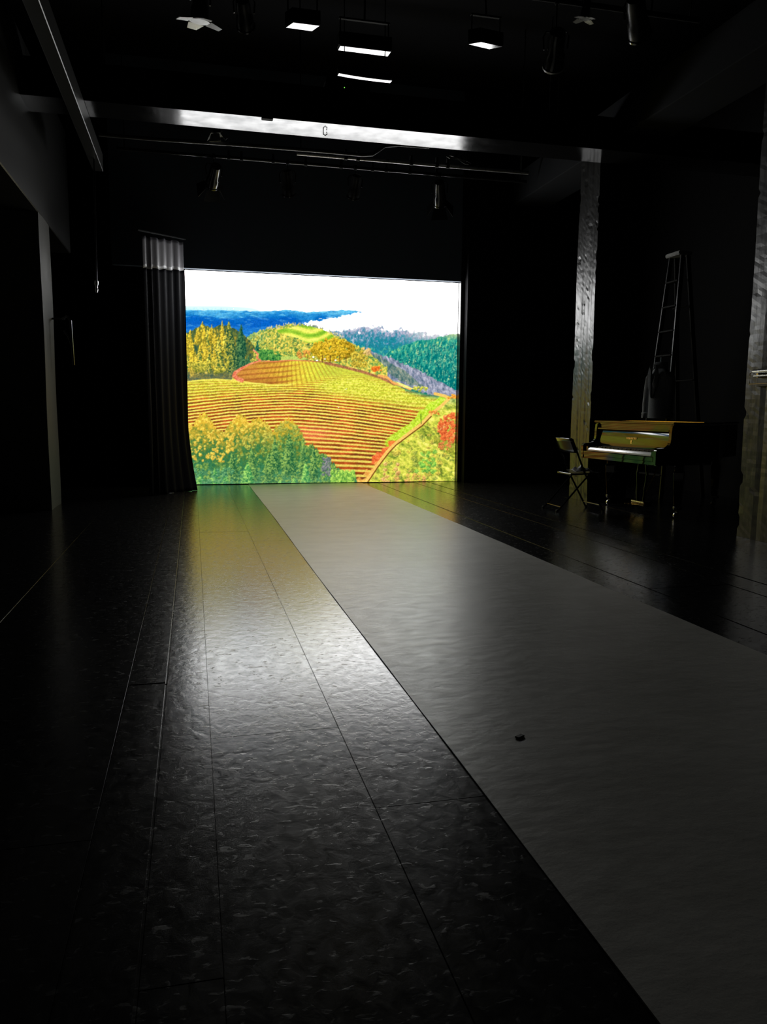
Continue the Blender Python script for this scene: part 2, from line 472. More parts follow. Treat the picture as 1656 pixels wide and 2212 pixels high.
    red = ramp(fbm(70, 20, 131, 3), [(.25, (96, 50, 30)), (.5, (138, 62, 28)), (.8, (190, 76, 40))])
    k = ss(-.25, .45, st + (fine - .5) * .7)
    rowcol = yel * k[..., None] + red * (1 - k[..., None])
    over(m * seam, rowcol)
    up = ss(800, 700, c) * ss(760, 560, X) * .55 + ss(800, 712, Y - (X - 800) * .16) * ss(640, 900, X) * .88
    over(m * seam * up, ramp(fine, [(.2, (150, 164, 40)), (.5, (206, 210, 62)), (.8, (236, 232, 96))]))
    over(m * ss(700, 640, X) * np.clip(1 - (Y - line_y(crest)) / 14, 0, 1) * .9, (246, 234, 96))
    over(m * np.exp(-((X - 770) / 120) ** 2 - ((Y - 985) / 42) ** 2) * (k < .5) * .8, (214, 92, 58))
    over(m * np.exp(-((X - 770) / 90) ** 2 - ((Y - 1000) / 30) ** 2) * .35, (226, 110, 70))
    for x, y in ((962, 740), (968, 736), (922, 842)): blob(x, y, 5, (255, 255, 235), (240, 240, 190))
    # dirt roads
    d = seg_dist([(440, 516), (466, 540), (458, 560), (480, 576), (420, 594), (370, 620), (336, 644), (330, 662), (350, 680), (374, 688)])
    wd = 6 + 7 * ss(590, 660, Y)
    over(np.clip((wd - d) / 3, 0, 1), ramp(fine, [(.2, (196, 84, 58)), (.8, (236, 140, 100))]))
    d = seg_dist([(470, 578), (560, 580), (650, 574), (740, 577), (840, 584), (930, 602), (1010, 622), (1100, 650)])
    over(np.clip((4.5 - d) / 3, 0, 1) * (.85 - .4 * ss(900, 1000, X)), ramp(gx, [(0, (228, 124, 88)), (.7, (206, 96, 66)), (1, (110, 70, 50))]))
    d = seg_dist([(850, 590), (960, 615), (1060, 640), (1160, 672), (1240, 710)])
    over(np.clip((9 - d) / 3, 0, 1) * .85, ramp(fine, [(.2, (110, 64, 48)), (.8, (184, 104, 76))]))
    d = seg_dist([(1150, 660), (1200, 672), (1230, 700), (1290, 722), (1330, 738)])
    over(np.clip((8 - d) / 3, 0, 1), (232, 150, 78))
    over(poly([(1230, 690), (1300, 712), (1360, 740), (1300, 730)], wob=3), (222, 214, 110))
    for k_ in range(24): blob(rng.uniform(1340, 1425), rng.uniform(728, 748), 8, (214, 204, 70), (96, 120, 50))
    # big oak and its neighbours
    for k_ in range(330):
        a = rng.random() * 6.283; r = math.sqrt(rng.random())
        x, y = 888 + 122 * r * math.cos(a), 512 + 62 * r * math.sin(a)
        g = rng.random(); dkn = .5 + .5 * (x < 960)
        blob(x, y, rng.uniform(7, 14), np.array([226 + 20 * g, 172 + 20 * g, 46]) * (.72 + .28 * dkn), np.array([112, 96, 24]) * (.6 + .4 * dkn))
    for k_ in range(100):
        blob(rng.uniform(1000, 1080), rng.uniform(525, 610), rng.uniform(6, 12), (222, 186, 60), (110, 100, 36))
    for k_ in range(40):
        blob(rng.uniform(690, 765), rng.uniform(520, 560), rng.uniform(6, 11), (232, 150, 64), (130, 96, 40))
    for k_ in range(20): blob(rng.uniform(738, 790), rng.uniform(543, 565), rng.uniform(5, 9), (236, 206, 60), (120, 120, 44))
    for x, y in ((780, 556), (905, 574), (800, 575), (845, 566)): blob(x, y, 7, (250, 248, 240), (206, 196, 190), .6)
    for x in (830, 875, 930, 965): over((np.abs(X - x) < 3) * ((Y > 545) & (Y < 588)) * .8, (70, 44, 30))
    for k_ in range(22): blob(rng.uniform(1112, 1165), rng.uniform(612, 634), rng.uniform(6, 10), (246, 130, 44), (186, 70, 30))
    for k_ in range(20): blob(rng.uniform(1060, 1110), rng.uniform(505, 540), 7, (240, 190, 110), (150, 120, 80), 1.4)
    # lower right scrub slope beyond the diagonal track
    trk = [(1470, 764), (1530, 778), (1548, 794), (1500, 838), (1440, 886), (1390, 938), (1320, 990), (1240, 1050), (1200, 1092), (1140, 1170), (1100, 1230), (1062, 1285)]
    m = poly([(1552, 792), (1505, 842), (1445, 892), (1395, 944), (1325, 996), (1245, 1058), (1206, 1098), (1146, 1176), (1106, 1236), (1066, 1300), (1656, 1300), (1656, 770)])
    n = fbm(50, 22, 141, 3, .5); n2 = fbm(14, 9, 144, 3, .4)
    over(m, ramp(np.clip(n * .9 + n2 * .7 - .3, 0, 1), [(.1, (72, 92, 36)), (.35, (136, 150, 50)), (.6, (196, 198, 66)), (.85, (228, 214, 96))]))
    over(m * ss(860, 780, Y) * .7, ramp(n2, [(.2, (70, 110, 60)), (.8, (176, 196, 130))]))
    for k_ in range(150):
        x = rng.uniform(1130, 1600); y = rng.uniform(900, 1275)
        if y < np.interp(x, [1130, 1245, 1395, 1505], [1200, 1070, 960, 850]) : continue
        g = rng.random()
        blob(x, y, rng.uniform(7, 19), (176 + 50 * g, 180 + 12 * g, 70), (78, 104, 44) if g < .6 else (120, 110, 50), .8, .85)
    for k_ in range(30): blob(rng.uniform(1360, 1480), rng.uniform(1090, 1210), rng.uniform(8, 15), (136, 196, 70), (60, 120, 50), .9, .8)
    for k_ in range(14): blob(rng.uniform(1170, 1260), rng.uniform(1160, 1270), rng.uniform(8, 14), (232, 176, 110), (160, 112, 60), .9, .8)
    for k_ in range(28): blob(rng.uniform(1240, 1420), rng.uniform(1200, 1275), rng.uniform(8, 15), (228, 150, 90), (150, 120, 60), .9, .55)
    over(poly([(1440, 1010), (1590, 985), (1590, 1120), (1520, 1080)], wob=16, seed=5) * .6, (104, 112, 34))
    for k_ in range(190):
        a = rng.random() * 6.283; r = math.sqrt(rng.random())
        blob(1552 + 62 * r * math.cos(a), 958 + 84 * r * math.sin(a), rng.uniform(6, 12), (244, 122, 62) if rng.random() < .85 else (230, 170, 100), (176, 64, 36))
    for k_ in range(30): blob(rng.uniform(1490, 1560), rng.uniform(1030, 1080), rng.uniform(5, 9), (228, 120, 70), (150, 90, 44))
    # grass verge, red bank and track
    d = seg_dist([(1530, 800), (1480, 830), (1420, 880), (1370, 930), (1300, 985), (1225, 1045)])
    over(np.clip((26 + 22 * (vnoise(30, 30, 151)) - d) / 8, 0, 1) * .9 * (1 - m), ramp(fine, [(.2, (140, 180, 30)), (.6, (178, 220, 54)), (.9, (222, 226, 96))]))
    d = seg_dist([(1235, 1055), (1190, 1100), (1150, 1140)])
    over(np.clip((40 * vnoise(20, 20, 155) + 12 - d) / 10, 0, 1) * .9 * (1 - m), ramp(fine, [(.2, (206, 70, 36)), (.8, (244, 120, 66))]))
    d = seg_dist([(1140, 1175), (1100, 1225), (1060, 1270), (1030, 1262)])
    over(np.clip((34 * vnoise(20, 20, 157) + 10 - d) / 10, 0, 1) * .85 * (1 - m), ramp(fine, [(.2, (200, 120, 50)), (.8, (244, 190, 90))]))
    d = seg_dist(trk)
    over(np.clip((10 - d) / 3, 0, 1), (238, 176, 84))
    over(np.clip((4.2 - seg_dist([(x + 9, y + 6) for x, y in trk[4:]])) / 2, 0, 1), (104, 62, 28))
    over(np.clip((3 - seg_dist([(1390, 880), (1392, 935)])) / 2, 0, 1), (60, 90, 30))
    for k_ in range(20): blob(rng.uniform(1430, 1490), rng.uniform(862, 884), rng.uniform(4, 8), (230, 140, 60), (176, 96, 40))
    for k_ in range(10): blob(rng.uniform(1545, 1600), rng.uniform(770, 786), 9, (248, 170, 60), (200, 110, 40))
    # foreground trees, bottom left
    top = [(0, 930), (60, 925), (100, 935), (140, 880), (165, 868), (195, 890), (225, 960), (270, 985), (310, 930), (350, 880), (385, 895), (420, 930), (455, 900), (500, 915), (550, 965), (590, 935), (640, 905), (690, 940), (720, 1010), (745, 1065), (775, 1045), (815, 1105), (850, 1110), (885, 1160), (930, 1200), (1010, 1215), (1040, 1290), (1656, 1400)]
    m = below(top, 20, 161, 8)
    n = fbm(16, 16, 163, 3)
    over(m, ramp(np.clip((Y - 900) / 330 + (n - .5) * .9, 0, 1), [(0, (200, 160, 48)), (.3, (128, 128, 46)), (.55, (64, 104, 52)), (.85, (40, 96, 62)), (1, (60, 112, 72))]))
    tx = [p[0] for p in top]; ty = [p[1] for p in top]
    items = []
    for k_ in range(900):
        x = rng.uniform(50, 1010); yt = np.interp(x, tx, ty)
        y = yt + 8 + (1270 - yt) * rng.random() ** 1.25
        items.append((y, x))
    items.sort()
    for y, x in items:
        g = rng.random()
        warm = float(np.clip(1.35 - (y - 880) / 220. - max(0, x - 330) / 700., 0, 1))
        if 90 < x < 330 and 980 < y < 1150: warm = max(warm, .85)
        if 580 < x < 700 and y > 1000: warm *= .4
        if x > 560: warm = warm * .75
        lit = np.array([250, 204, 76]) * warm + np.array([104 + 40 * g, 146 + 20 * g, 66]) * (1 - warm)
        dk = np.array([186, 138, 40]) * warm + np.array([38, 86, 52]) * (1 - warm)
        blob(x, y, rng.uniform(6, 13), lit, dk, 1., .9)
    for x, y, hh, wd in ((640, 985, 250, 60), (720, 1060, 190, 40), (525, 1100, 170, 44), (430, 1070, 190, 50), (780, 1060, 200, 34), (320, 1090, 180, 48), (560, 1010, 200, 40)):
        conifer(x, y, hh, wd, (120, 156, 72), (34, 80, 50))
    for x, y, hh, wd in ((405, 1150, 130, 46), (220, 1185, 95, 34), (735, 1158, 110, 34), (590, 1250, 40, 20), (670, 1240, 40, 22), (270, 1180, 100, 34), (135, 1210, 70, 40)):
        conifer(x, y, hh, wd, (136, 190, 84), (42, 112, 60))
    for k_ in range(50): blob(rng.uniform(830, 875), rng.uniform(1125, 1230), 9, (124, 118, 124), (64, 84, 76))
    for k_ in range(90): blob(rng.uniform(880, 1015), rng.uniform(1205, 1275), rng.uniform(6, 12), (168, 208, 78), (70, 128, 50), 1.5)
    for k_ in range(60): blob(rng.uniform(70, 330), rng.uniform(1190, 1275), rng.uniform(7, 13), (96, 150, 90), (36, 92, 66))
    # crispness and light haze low in the picture
    haze = ss(1150, 1290, Y) * ss(1000, 800, X) * .16
    over(haze, (120, 156, 110))
    crisp = 1 + ((NZ2 - .5) * .20 + (vnoise(3.2, 3.2, 305) - .5) * .16)[..., None] * (img.min(-1, keepdims=True) < 190)
    img = np.clip(img * crisp, 0, 255) / 255.
    g = img.mean(-1, keepdims=True)
    img = np.clip(g + (img - g) * 1.0, 0, 1) ** .74
    sk = np.clip((img.min(-1, keepdims=True) - .8) / .15, 0, 1)
    img = np.clip(.60 + (img - .60) * (1.22 - .22 * sk), 0, 1)
    return np.clip(img * 1.02, 0, 1)

# ---------------------------------------------------------------- the room
ROOM = dict(x0=-2.6, x1=7.3, y0=-1.6, y1=13.1, z1=6.2)
fl = MB().box(ROOM['x0'], ROOM['x1'], ROOM['y0'], ROOM['y1'], -.12, -.018).build('floor', M['matte'])
tag(fl, 'black painted stage floor of long butted boards', None, None, 'structure')
XE = [-2.6, -1.7, -1.04, -.29, -.13, .037, .495, 1.101, None, 2.313, 2.92, 3.526, 3.77, 4.4, 5.0, 5.6, 6.45, 7.3]
for i in range(len(XE) - 1):
    if XE[i] is None or XE[i + 1] is None: continue
    x0, x1 = XE[i], XE[i + 1]
    me = {}
    lift = {-1.7: .0008, -.29: .0060, 2.92: .003, 3.526: .005, 3.77: .007}.get(x0, 0.)
    off = [0, 1.22, .61, 1.83][i % 4] if i != 4 else 0
    cuts = [ROOM['y0']] + [y for y in np.arange(-3.37 + (0 if i == 4 else off), 13, 2.44) if ROOM['y0'] + .3 < y < ROOM['y1'] - .3] + [ROOM['y1']]
    for y0, y1 in zip(cuts[:-1], cuts[1:]):
        w_, l_ = x1 - x0, round(float(y1 - y0), 3)
        if l_ not in me:
            me[l_] = MB().box(-w_ / 2 + .0007, w_ / 2 - .0007, -l_ / 2 + .0005, l_ / 2 - .0005, -.016, 0).mesh('floor_panel', M['floor'], (.0065 if lift > .0055 else .0040 if lift > .001 else .0012), 4, True)
        p = bpy.data.objects.new('floor_panel', me[l_])
        p.location = ((x0 + x1) / 2, (y0 + y1) / 2, lift + random.uniform(-.0008, .0))
        p.rotation_euler = (0, random.uniform(-.0006, .0006), 0)
        COL.objects.link(p); p.parent = fl

def struct(name, label, mb, m, bevel=0):
    o = mb.build(name, m, None, bevel); tag(o, label, None, None, 'structure'); return o
struct('wall_back', 'black wall behind the lit screen', MB().box(-2.6, 7.3, 13.1, 13.25, 0, 6.2), M['matte'])
struct('wall_left', 'black left wall behind the column and ledge', MB().box(-2.75, -2.6, -1.6, 13.1, 0, 6.2), M['matte'])
struct('wall_right', 'black right wall deep behind the columns and piano', MB().box(7.3, 7.45, -1.6, 13.1, 0, 6.2), M['matte'])
struct('ceiling', 'black ceiling above the lighting pipes', MB().box(-2.75, 7.45, -1.6, 13.25, 6.2, 6.35), M['matte'])

# grey vinyl runner, slightly rippled along its edges
def make_runner():
    xs = np.linspace(.833, 2.66, 25); ys = np.linspace(-1.2, 12.50, 138)
    v = []; f = []
    def z(x, y):
        return .0042 + .0012 * math.sin(y * 1.7 + x) * math.sin(x * 3.1) + .0009 * math.sin(y * 5.3 + x * 2.)
    for y in ys:
        for x in xs: v.append((x + .004 * math.sin(y * .9), y, z(x, y)))
    nx, ny = len(xs), len(ys)
    for j in range(ny - 1):
        for i in range(nx - 1):
            a = j * nx + i; f.append((a, a + 1, a + nx + 1, a + nx))
    top_n = len(v); v += list(v); n = len(v); base = top_n; v += [(p[0], p[1], .0002) for p in v[:top_n]]
    def side(a, b): f.append((a + base, b + base, b + n, a + n))
    for i in range(nx - 1): side(i + 1, i); side((ny - 1) * nx + i, (ny - 1) * nx + i + 1)
    for j in range(ny - 1): side(j * nx, (j + 1) * nx); side((j + 1) * nx + nx - 1, j * nx + nx - 1)
    for j in range(ny - 1):
        for i in range(nx - 1):
            a = n + j * nx + i; f.append((a, a + nx, a + nx + 1, a + 1))
    me = bpy.data.meshes.new('floor_runner'); me.from_pydata(v, [], f)
    for p in me.polygons: p.use_smooth = p.index < (nx - 1) * (ny - 1)
    me.materials.append(M['runner'])
    o = bpy.data.objects.new('floor_runner', me); COL.objects.link(o)
    return tag(o, 'long pale grey vinyl runner leading across the black floor to the screen', 'runner')
make_runner()

# ---------------------------------------------------------------- LED wall
SX0, SX1, SZ0, SZ1, SY = -.07, 4.26, .012, 3.25, 12.57
def make_led_wall():
    root = empty('led_wall', ((SX0 + SX1) / 2, SY, 0))
    tag(root, 'huge lit screen showing a vineyard on hills under a white sky', 'screen')
    pic = paint_landscape()
    nx, ny = 560, 424
    xs = np.linspace(SX0, SX1, nx); zs = np.linspace(SZ0, SZ1, ny)
    GX, GZ = np.meshgrid(xs, zs)
    # flat picture coordinates on the panel
    d = .01898425 * GX - .01025568 * GZ + 1
    U = (376.54839565 * GX - 9.07757694 * GZ + 103.95173223) / d * PS - .5
    V = (19.43442652 * GX - 376.22652372 * GZ + 1282.33742997) / d * PS - .5
    h, w, _ = pic.shape
    U = np.clip(U, 0, w - 1.001); V = np.clip(V, 0, h - 1.001)
    iu = U.astype(int); iv = V.astype(int); fu = (U - iu)[..., None]; fv = (V - iv)[..., None]
    c = (pic[iv, iu] * (1 - fu) + pic[iv, iu + 1] * fu) * (1 - fv) + (pic[iv + 1, iu] * (1 - fu) + pic[iv + 1, iu + 1] * fu) * fv
    lin = np.where(c <= .04045, c / 12.92, ((c + .055) / 1.055) ** 2.4)
    t = np.clip((c.min(-1) - .90) / .09, 0, 1); t = t * t * (3 - 2 * t)
    lin = lin * (1 + (SKY_GAIN - 1) * t)[..., None]
    verts = np.stack([GX - root.location.x, np.zeros_like(GX), GZ], -1).reshape(-1, 3)
    idx = np.arange(nx * ny).reshape(ny, nx)
    q = np.stack([idx[:-1, :-1], idx[:-1, 1:], idx[1:, 1:], idx[1:, :-1]], -1).reshape(-1, 4)
    me = bpy.data.meshes.new('display')
    me.vertices.add(nx * ny); me.vertices.foreach_set('co', verts.ravel().astype(np.float32))
    me.loops.add(q.size); me.loops.foreach_set('vertex_index', q.ravel().astype(np.int32))
    me.polygons.add(len(q)); me.polygons.foreach_set('loop_start', (np.arange(len(q)) * 4).astype(np.int32))
    me.update(calc_edges=True)
    at = me.color_attributes.new('picture', 'FLOAT_COLOR', 'POINT')
    rgba = np.ones((nx * ny, 4), np.float32); rgba[:, :3] = lin.reshape(-1, 3)
    at.data.foreach_set('color', rgba.ravel())
    m = bpy.data.materials.new('led_picture'); m.use_nodes = True
    nt = m.node_tree; nt.nodes.clear()
    out = nt.nodes.new('ShaderNodeOutputMaterial'); em = nt.nodes.new('ShaderNodeEmission'); a = nt.nodes.new('ShaderNodeAttribute')
    a.attribute_name = 'picture'; em.inputs['Strength'].default_value = 1.0
    nt.links.new(a.outputs['Color'], em.inputs['Color']); nt.links.new(em.outputs[0], out.inputs[0])
    m.cycles.emission_sampling = 'FRONT'
    me.materials.append(m)
    o = bpy.data.objects.new('display', me); COL.objects.link(o); o.parent = root
    tag(o, 'glowing picture of vineyard rows, autumn trees and blue hills')
    MB().box(SX0, SX1, SY + .004, SY + .09, 0, SZ1).build('cabinet', M['dull'], root)
    MB().box(SX0, SX1, SY - .012, SY + .004, 0, SZ0).build('bottom_trim', M['dull'], root)
    return root
make_led_wall()

# ---------------------------------------------------------------- masking round the screen
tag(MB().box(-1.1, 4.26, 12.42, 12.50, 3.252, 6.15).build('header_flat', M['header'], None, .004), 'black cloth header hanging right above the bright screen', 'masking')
t = empty('masking_flat', (5.8, 12.4, 0)); tag(t, 'tall black masking flat closing off the right of the screen', 'masking')
MB().box(4.33, 7.28, 12.30, 12.44, 0, 6.15).build('panel', M['matte'], t)
MB().box(4.265, 4.325, 12.445, 12.56, 0, 6.15).build('edge_post', M['black'], t, .004)
tag(MB().box(-2.58, -.10, 12.62, 12.70, 0, 6.15).build('backing_flat', M['matte'], None), 'black flat standing behind the pleated curtain', 'masking')

def make_curtain():
    root = empty('stage_curtain', (-.33, 11.72, 0))
    tag(root, 'black pleated stage curtain flaring onto the floor left of the screen', 'curtain')
    ns, nz = 150, 60
    ph = [0, .08, .145, .19, .28, .36, .45, .53, .60, .70, .78, .88, 1.0]
    def pt(s, z):
        k = np.interp(s, ph, np.arange(len(ph)))
        fold = math.sin(k * math.pi)
        amp = .026 * (.75 + .25 * math.sin(s * 9)) * (1 - .2 * z / 3.5)
        dx, dy = .50, 1.15                                   # the curtain hangs askew, its far end by the screen
        L_ = math.hypot(dx, dy)
        ox, oy = dy / L_ * amp * fold, -dx / L_ * amp * fold
        x = -.585 + dx * s + ox - .02 * (z / 3.5 - .5) * (1 - s)
        y = 11.00 + dy * s + oy
        fl_ = max(0., 1 - z / 1.05) ** 1.7
        x += fl_ * (.15 * s - .02) + .012 * s * (z < 1.6) * math.sin(z * 2)
        y += -fl_ * .42 * s
        return x, y
    def sheet(z0f, z1f, n):
        v = []; f = []
        for j in range(n + 1):
            for i in range(ns + 1):
                s = i / ns
                k = np.interp(s, ph, np.arange(len(ph)))
                ztop = 3.385 + .185 * s + .010 * math.sin(k * 2.1)
                za, zb = z0f(s, ztop), z1f(s, ztop)
                z = za + (zb - za) * j / n
                x, y = pt(s, z)
                v.append((x, y, z))
        for j in range(n):
            for i in range(ns):
                a = j * (ns + 1) + i; f.append((a, a + 1, a + ns + 2, a + ns + 1))
        return v, f
    for nm, a, b, n, mm in (('drape', lambda s, t_: .004, lambda s, t_: t_ - .40, nz, M['satin']), ('reflection_band', lambda s, t_: t_ - .40, lambda s, t_: t_, 8, M['band'])):  # top strip gets the screen's reflection as a lighter cloth colour
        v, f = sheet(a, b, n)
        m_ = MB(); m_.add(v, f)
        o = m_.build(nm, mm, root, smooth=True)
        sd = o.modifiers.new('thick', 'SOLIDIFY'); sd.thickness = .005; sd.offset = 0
        if nm == 'reflection_band': tag(o, 'grey band along the curtain top, coloured as the reflected screen sky')
    MB().tube([(-.64, 10.9, 3.44), (-.05, 12.2, 3.62)], .012).build('rail', M['velvet'], root)
make_curtain()

# ---------------------------------------------------------------- beams, ledge, columns
b = empty('ceiling_beam', (2.8, 9.12, 4.25)); tag(b, 'wide gloss black cross beam catching the white glow under the ceiling', 'beam')
MB().box(-2.58, 7.28, 8.885, 9.355, 4.25, 4.62).build('beam_body', M['beam'], b, .006)
MB().tube([(1.48, 9.14, 4.26), (1.48, 9.13, 4.215), (1.50, 9.12, 4.20), (1.52, 9.12, 4.215), (1.515, 9.12, 4.24)], .006, 6).build('eye_hook', M['black'], b)
MB().box(.78, .90, 8.872, 8.94, 4.235, 4.40).build('strap_clamp', M['dull'], b, .004)
tag(MB().box(-1.12, -1.0, 2.0, 10.6, 4.04, 4.248).build('side_beam', M['smooth'], None, .006), 'narrow black beam running along the left side under the ceiling', 'beam')
tag(MB().box(-2.58, -1.6, -1.0, 12.0, 3.30, 4.9).build('wall_ledge', M['smooth'], None, .01), 'deep black ledge jutting from the left wall above the column', 'ledge')

def make_column(name, label, x0, x1, y0, y1, z1, seed, m=None, parts=True):
    r = random.Random(seed)
    root = empty(name, ((x0 + x1) / 2, (y0 + y1) / 2, 0)); tag(root, label, 'column', 'columns')
    ny, nz = 14, 120
    bm = MB()
    face = x0 if x0 > 0 else x1
    sg = 1 if x0 > 0 else -1
    nzs = [[0.0] * (ny + 1) for _ in range(nz + 1)]
    grooves = [r.uniform(.2, .4), r.uniform(.5, .7)]
    pits = [(r.random(), r.uniform(0, z1), r.uniform(.015, .05)) for _ in range(34)]
    v = []; f = []
    eL = [0.] * (nz + 1); eR = [0.] * (nz + 1)
    for _ in range(12 if parts else 0):
        k = r.randrange(3, nz - 3); ln = r.randrange(1, 4); dpt = r.uniform(.008, .035)
        tgt = eL if r.random() < .5 else eR
        for q in range(k, min(nz, k + ln)): tgt[q] = max(tgt[q], dpt)
    for j in range(nz + 1):
        z = z1 * j / nz
        for i in range(ny + 1):
            s = i / ny
            y = y0 + (y1 - y0) * s
            if i == 0: y += eL[j]
            if i == ny: y -= eR[j]
            d = 0.004 * math.sin(z * 3 + s * 5 + seed) 
            if parts:
                d += r.uniform(-.0015, .0015)
                for g in grooves:
                    if abs(s - g) < .04: d += .006
                for ps_, pz, pr in pits:
                    dd = math.hypot((s - ps_) * (y1 - y0), z - pz)
                    if dd < pr: d += .012 * (1 - dd / pr)
            v.append((face + sg * d, y, z))
    for j in range(nz):
        for i in range(ny):
            a = j * (ny + 1) + i; f.append((a, a + 1, a + ny + 2, a + ny + 1))
    n = len(v)
    back = x1 if x0 > 0 else x0
    loop = [j * (ny + 1) for j in range(nz + 1)]
    loopR = [j * (ny + 1) + ny for j in range(nz + 1)]
    for j in range(nz + 1):
        v.append((back, y0, z1 * j / nz))
    for j in range(nz + 1):
        v.append((back, y1, z1 * j / nz))
    for j in range(nz):
        f.append((loop[j], loop[j + 1], n + j + 1, n + j))
        f.append((loopR[j + 1], loopR[j], n + nz + 1 + j, n + nz + 2 + j))
        f.append((n + j, n + j + 1, n + nz + 2 + j, n + nz + 1 + j))
    bm.add(v, f)
    bm.build('shaft', m or M['column'], root, smooth=False)
    return root
make_column('concrete_column', 'rough concrete column painted black standing beside the piano keyboard', 5.05, 5.62, 9.45, 9.97, 4.45, 3)
make_column('concrete_column', 'rough black concrete column carrying the small brass bracket', 5.05, 5.62, 5.55, 6.47, 4.45, 8)
make_column('wall_column', 'smooth grey-black column under the left wall ledge', -2.2, -1.6, 9.62, 10.30, 3.30, 5, M['grey'], parts=False)
tag(MB().box(5.05, 5.66, -1.4, 12.25, 4.452, 4.9).build('wall_beam', M['velvet'], None, .01), 'long black beam resting on the right hand columns', 'beam')

# ---------------------------------------------------------------- grand piano
def make_piano():
    root = empty('grand_piano', (4.80, 8.34, 0), (0, 0, math.radians(-88)))
    tag(root, 'black grand piano with closed lid and open keyboard between the columns', 'piano')
    B = lambda mb, n, m, **k: mb.build(n, m, k.pop('parent', root), local=True, **k)
    W = .80
    out = [(-W, .27), (-W, 1.62), (-.76, 1.80), (-.66, 1.92), (-.50, 1.98), (-.34, 1.95), (-.20, 1.84), (-.06, 1.64), (.10, 1.42), (.30, 1.22), (.52, 1.04), (.68, .88), (.77, .72), (W, .56), (W, .27)]
    B(MB().prism(out, .64, 1.035), 'case', M['piano'], bevel=.006)
    big = [(x * 1.022, .185 if y < .28 else y * 1.012) for x, y in out]
    lid = B(MB().prism(big, 1.045, 1.068), 'lid', M['piano'], bevel=.006, seg=2)
    B(MB().box(-.80, .80, .575, .60, 1.066, 1.071), 'lid_hinge', M['brass'])
    arm = [(0, .60), (0, .765), (.02, .785), (.10, .79), (.145, .80), (.172, .83), (.180, .88), (.182, .95), (.192, 1.035), (.30, 1.035), (.30, .60)]
    for s in (-1, 1):
        x0, x1 = sorted((s * .80, s * .735))
        B(MB().prism(arm, x0, x1, 'X'), 'arm', M['piano'], bevel=.010, seg=3)
        a, c = sorted((s * .735, s * .665))
        B(MB().box(a, c, .025, .19, .66, .752), 'key_block', M['piano'], bevel=.004)
    B(MB().box(-.735, .735, .01, .75, .60, .655), 'keybed', M['piano'], bevel=.004)
    B(MB().box(-.735, .735, .002, .022, .64, .692), 'key_slip', M['piano'], bevel=.004)
    # fallboard leaning back, with a rail along its top edge
    fb = [(.200, .742), (.196, .765), (.200, .80), (.212, .86), (.226, .95), (.232, .962), (.25, .962), (.25, .742)]
    fbo = B(MB().prism(fb, -.733, .733, 'X'), 'fallboard', M['piano'], smooth=True)
    B(MB().box(-.733, .733, .186, .236, .963, .981), 'fallboard_rail', M['piano'], bevel=.005, seg=2)
    B(MB().box(-.733, .733, .218, .235, .982, 1.04), 'front_board', M['piano'])
    # gilt maker's lettering, unreadable at this distance, and a small emblem below
    lt = MB()
    r = random.Random(2)
    x = -.105
    for k in range(12):
        w_ = .012 if k not in (8,) else .007
        yb = .2045 + (.846 - .80) * .2 - .002
        zz = .868
        lt.box(x, x + .005, .2075, .2145, zz - .011, zz + .013)
        lt.box(x, x + w_ - .003, .2075, .2145, zz + (.006 if k % 2 else -.011), zz + (.013 if k % 2 else -.004))
        if k % 3 != 1: lt.box(x + w_ - .006, x + w_ - .002, .2075, .2145, zz - .011, zz + .008)
        x += w_ + .006
    B(lt, 'gilt_lettering', M['gold'], parent=fbo)
    em = MB().box(-.014, .014, .2015, .2075, .803, .812).box(-.009, .009, .2015, .2090, .812, .838).box(-.014, .014, .2035, .2105, .836, .844)
    B(em, 'gilt_emblem', M['gold'], parent=fbo)
    wk = MB(); bk = MB()
    kw = 1.33 / 52
    for k in range(52):
        x0 = -.665 + k * kw
        wk.prism([(.022, .696), (.0225, .712), (.036, .733), (.048, .738), (.196, .738), (.196, .696)], x0 + .0006, x0 + kw - .0006, 'X')
        if k % 7 in (0, 2, 3, 5, 6) and k < 51:
            bk.box(x0 + kw - .0065, x0 + kw + .0065, .085, .196, .738, .751)
    tag(B(wk, 'white_keys', M['ivory']), 'row of pale piano keys', kind='stuff')
    tag(B(bk, 'black_keys', M['ebony']), 'row of short black piano keys', kind='stuff')
    def leg(x, y):
        l = MB()
        l.lathe([(.085, .64), (.085, .60), (.062, .585), (.062, .53), (.078, .515), (.074, .42), (.050, .15), (.046, .135)], 4, (x, y, 0))
        o = B(l, 'leg', M['piano'], bevel=.003)
        B(MB().lathe([(.050, .135), (.052, .13), (.052, .105), (.048, .10)], 12, (x, y, 0)), 'ferrule', M['steel'], parent=o, smooth=True)
        B(MB().tube([(x, y, .10), (x, y, .07)], .014).obox((x, y, .062), (.04, .03, .03)), 'caster_fork', M['black'], parent=o)
        B(MB().lathe([(.010, -.014), (.034, -.013), (.036, -.008), (.036, .008), (.034, .013), (.010, .014)], 14, (x, y - .012, .037), 'X'), 'caster_wheel', M['alu'], parent=o, smooth=True)
    leg(-.66, .36); leg(.66, .40); leg(-.28, 1.62)
    B(MB().box(-.14, .14, .33, .42, .07, .125), 'pedal_box', M['piano'], bevel=.006)
    B(MB().box(-.16, .16, .34, .42, .56, .60), 'lyre_head', M['piano'], bevel=.006)
    for s in (-1, 1):
        B(MB().tube([(s * .06, .37, .12), (s * .075, .37, .3), (s * .10, .375, .45), (s * .07, .38, .57)], [.017, .013, .014, .02], 10), 'lyre_post', M['piano'], smooth=True)
    B(MB().box(-.125, .125, .322, .333, .112, .127), 'plate', M['alu'])
    for k in (-1, 0, 1):
        B(MB().box(k * .075 - .014, k * .075 + .014, .215, .335, .088, .096).lathe([(.018, .088), (.021, .092), (.018, .097)], 12, (k * .075, .222, 0)), 'pedal', M['brass'], bevel=.002)
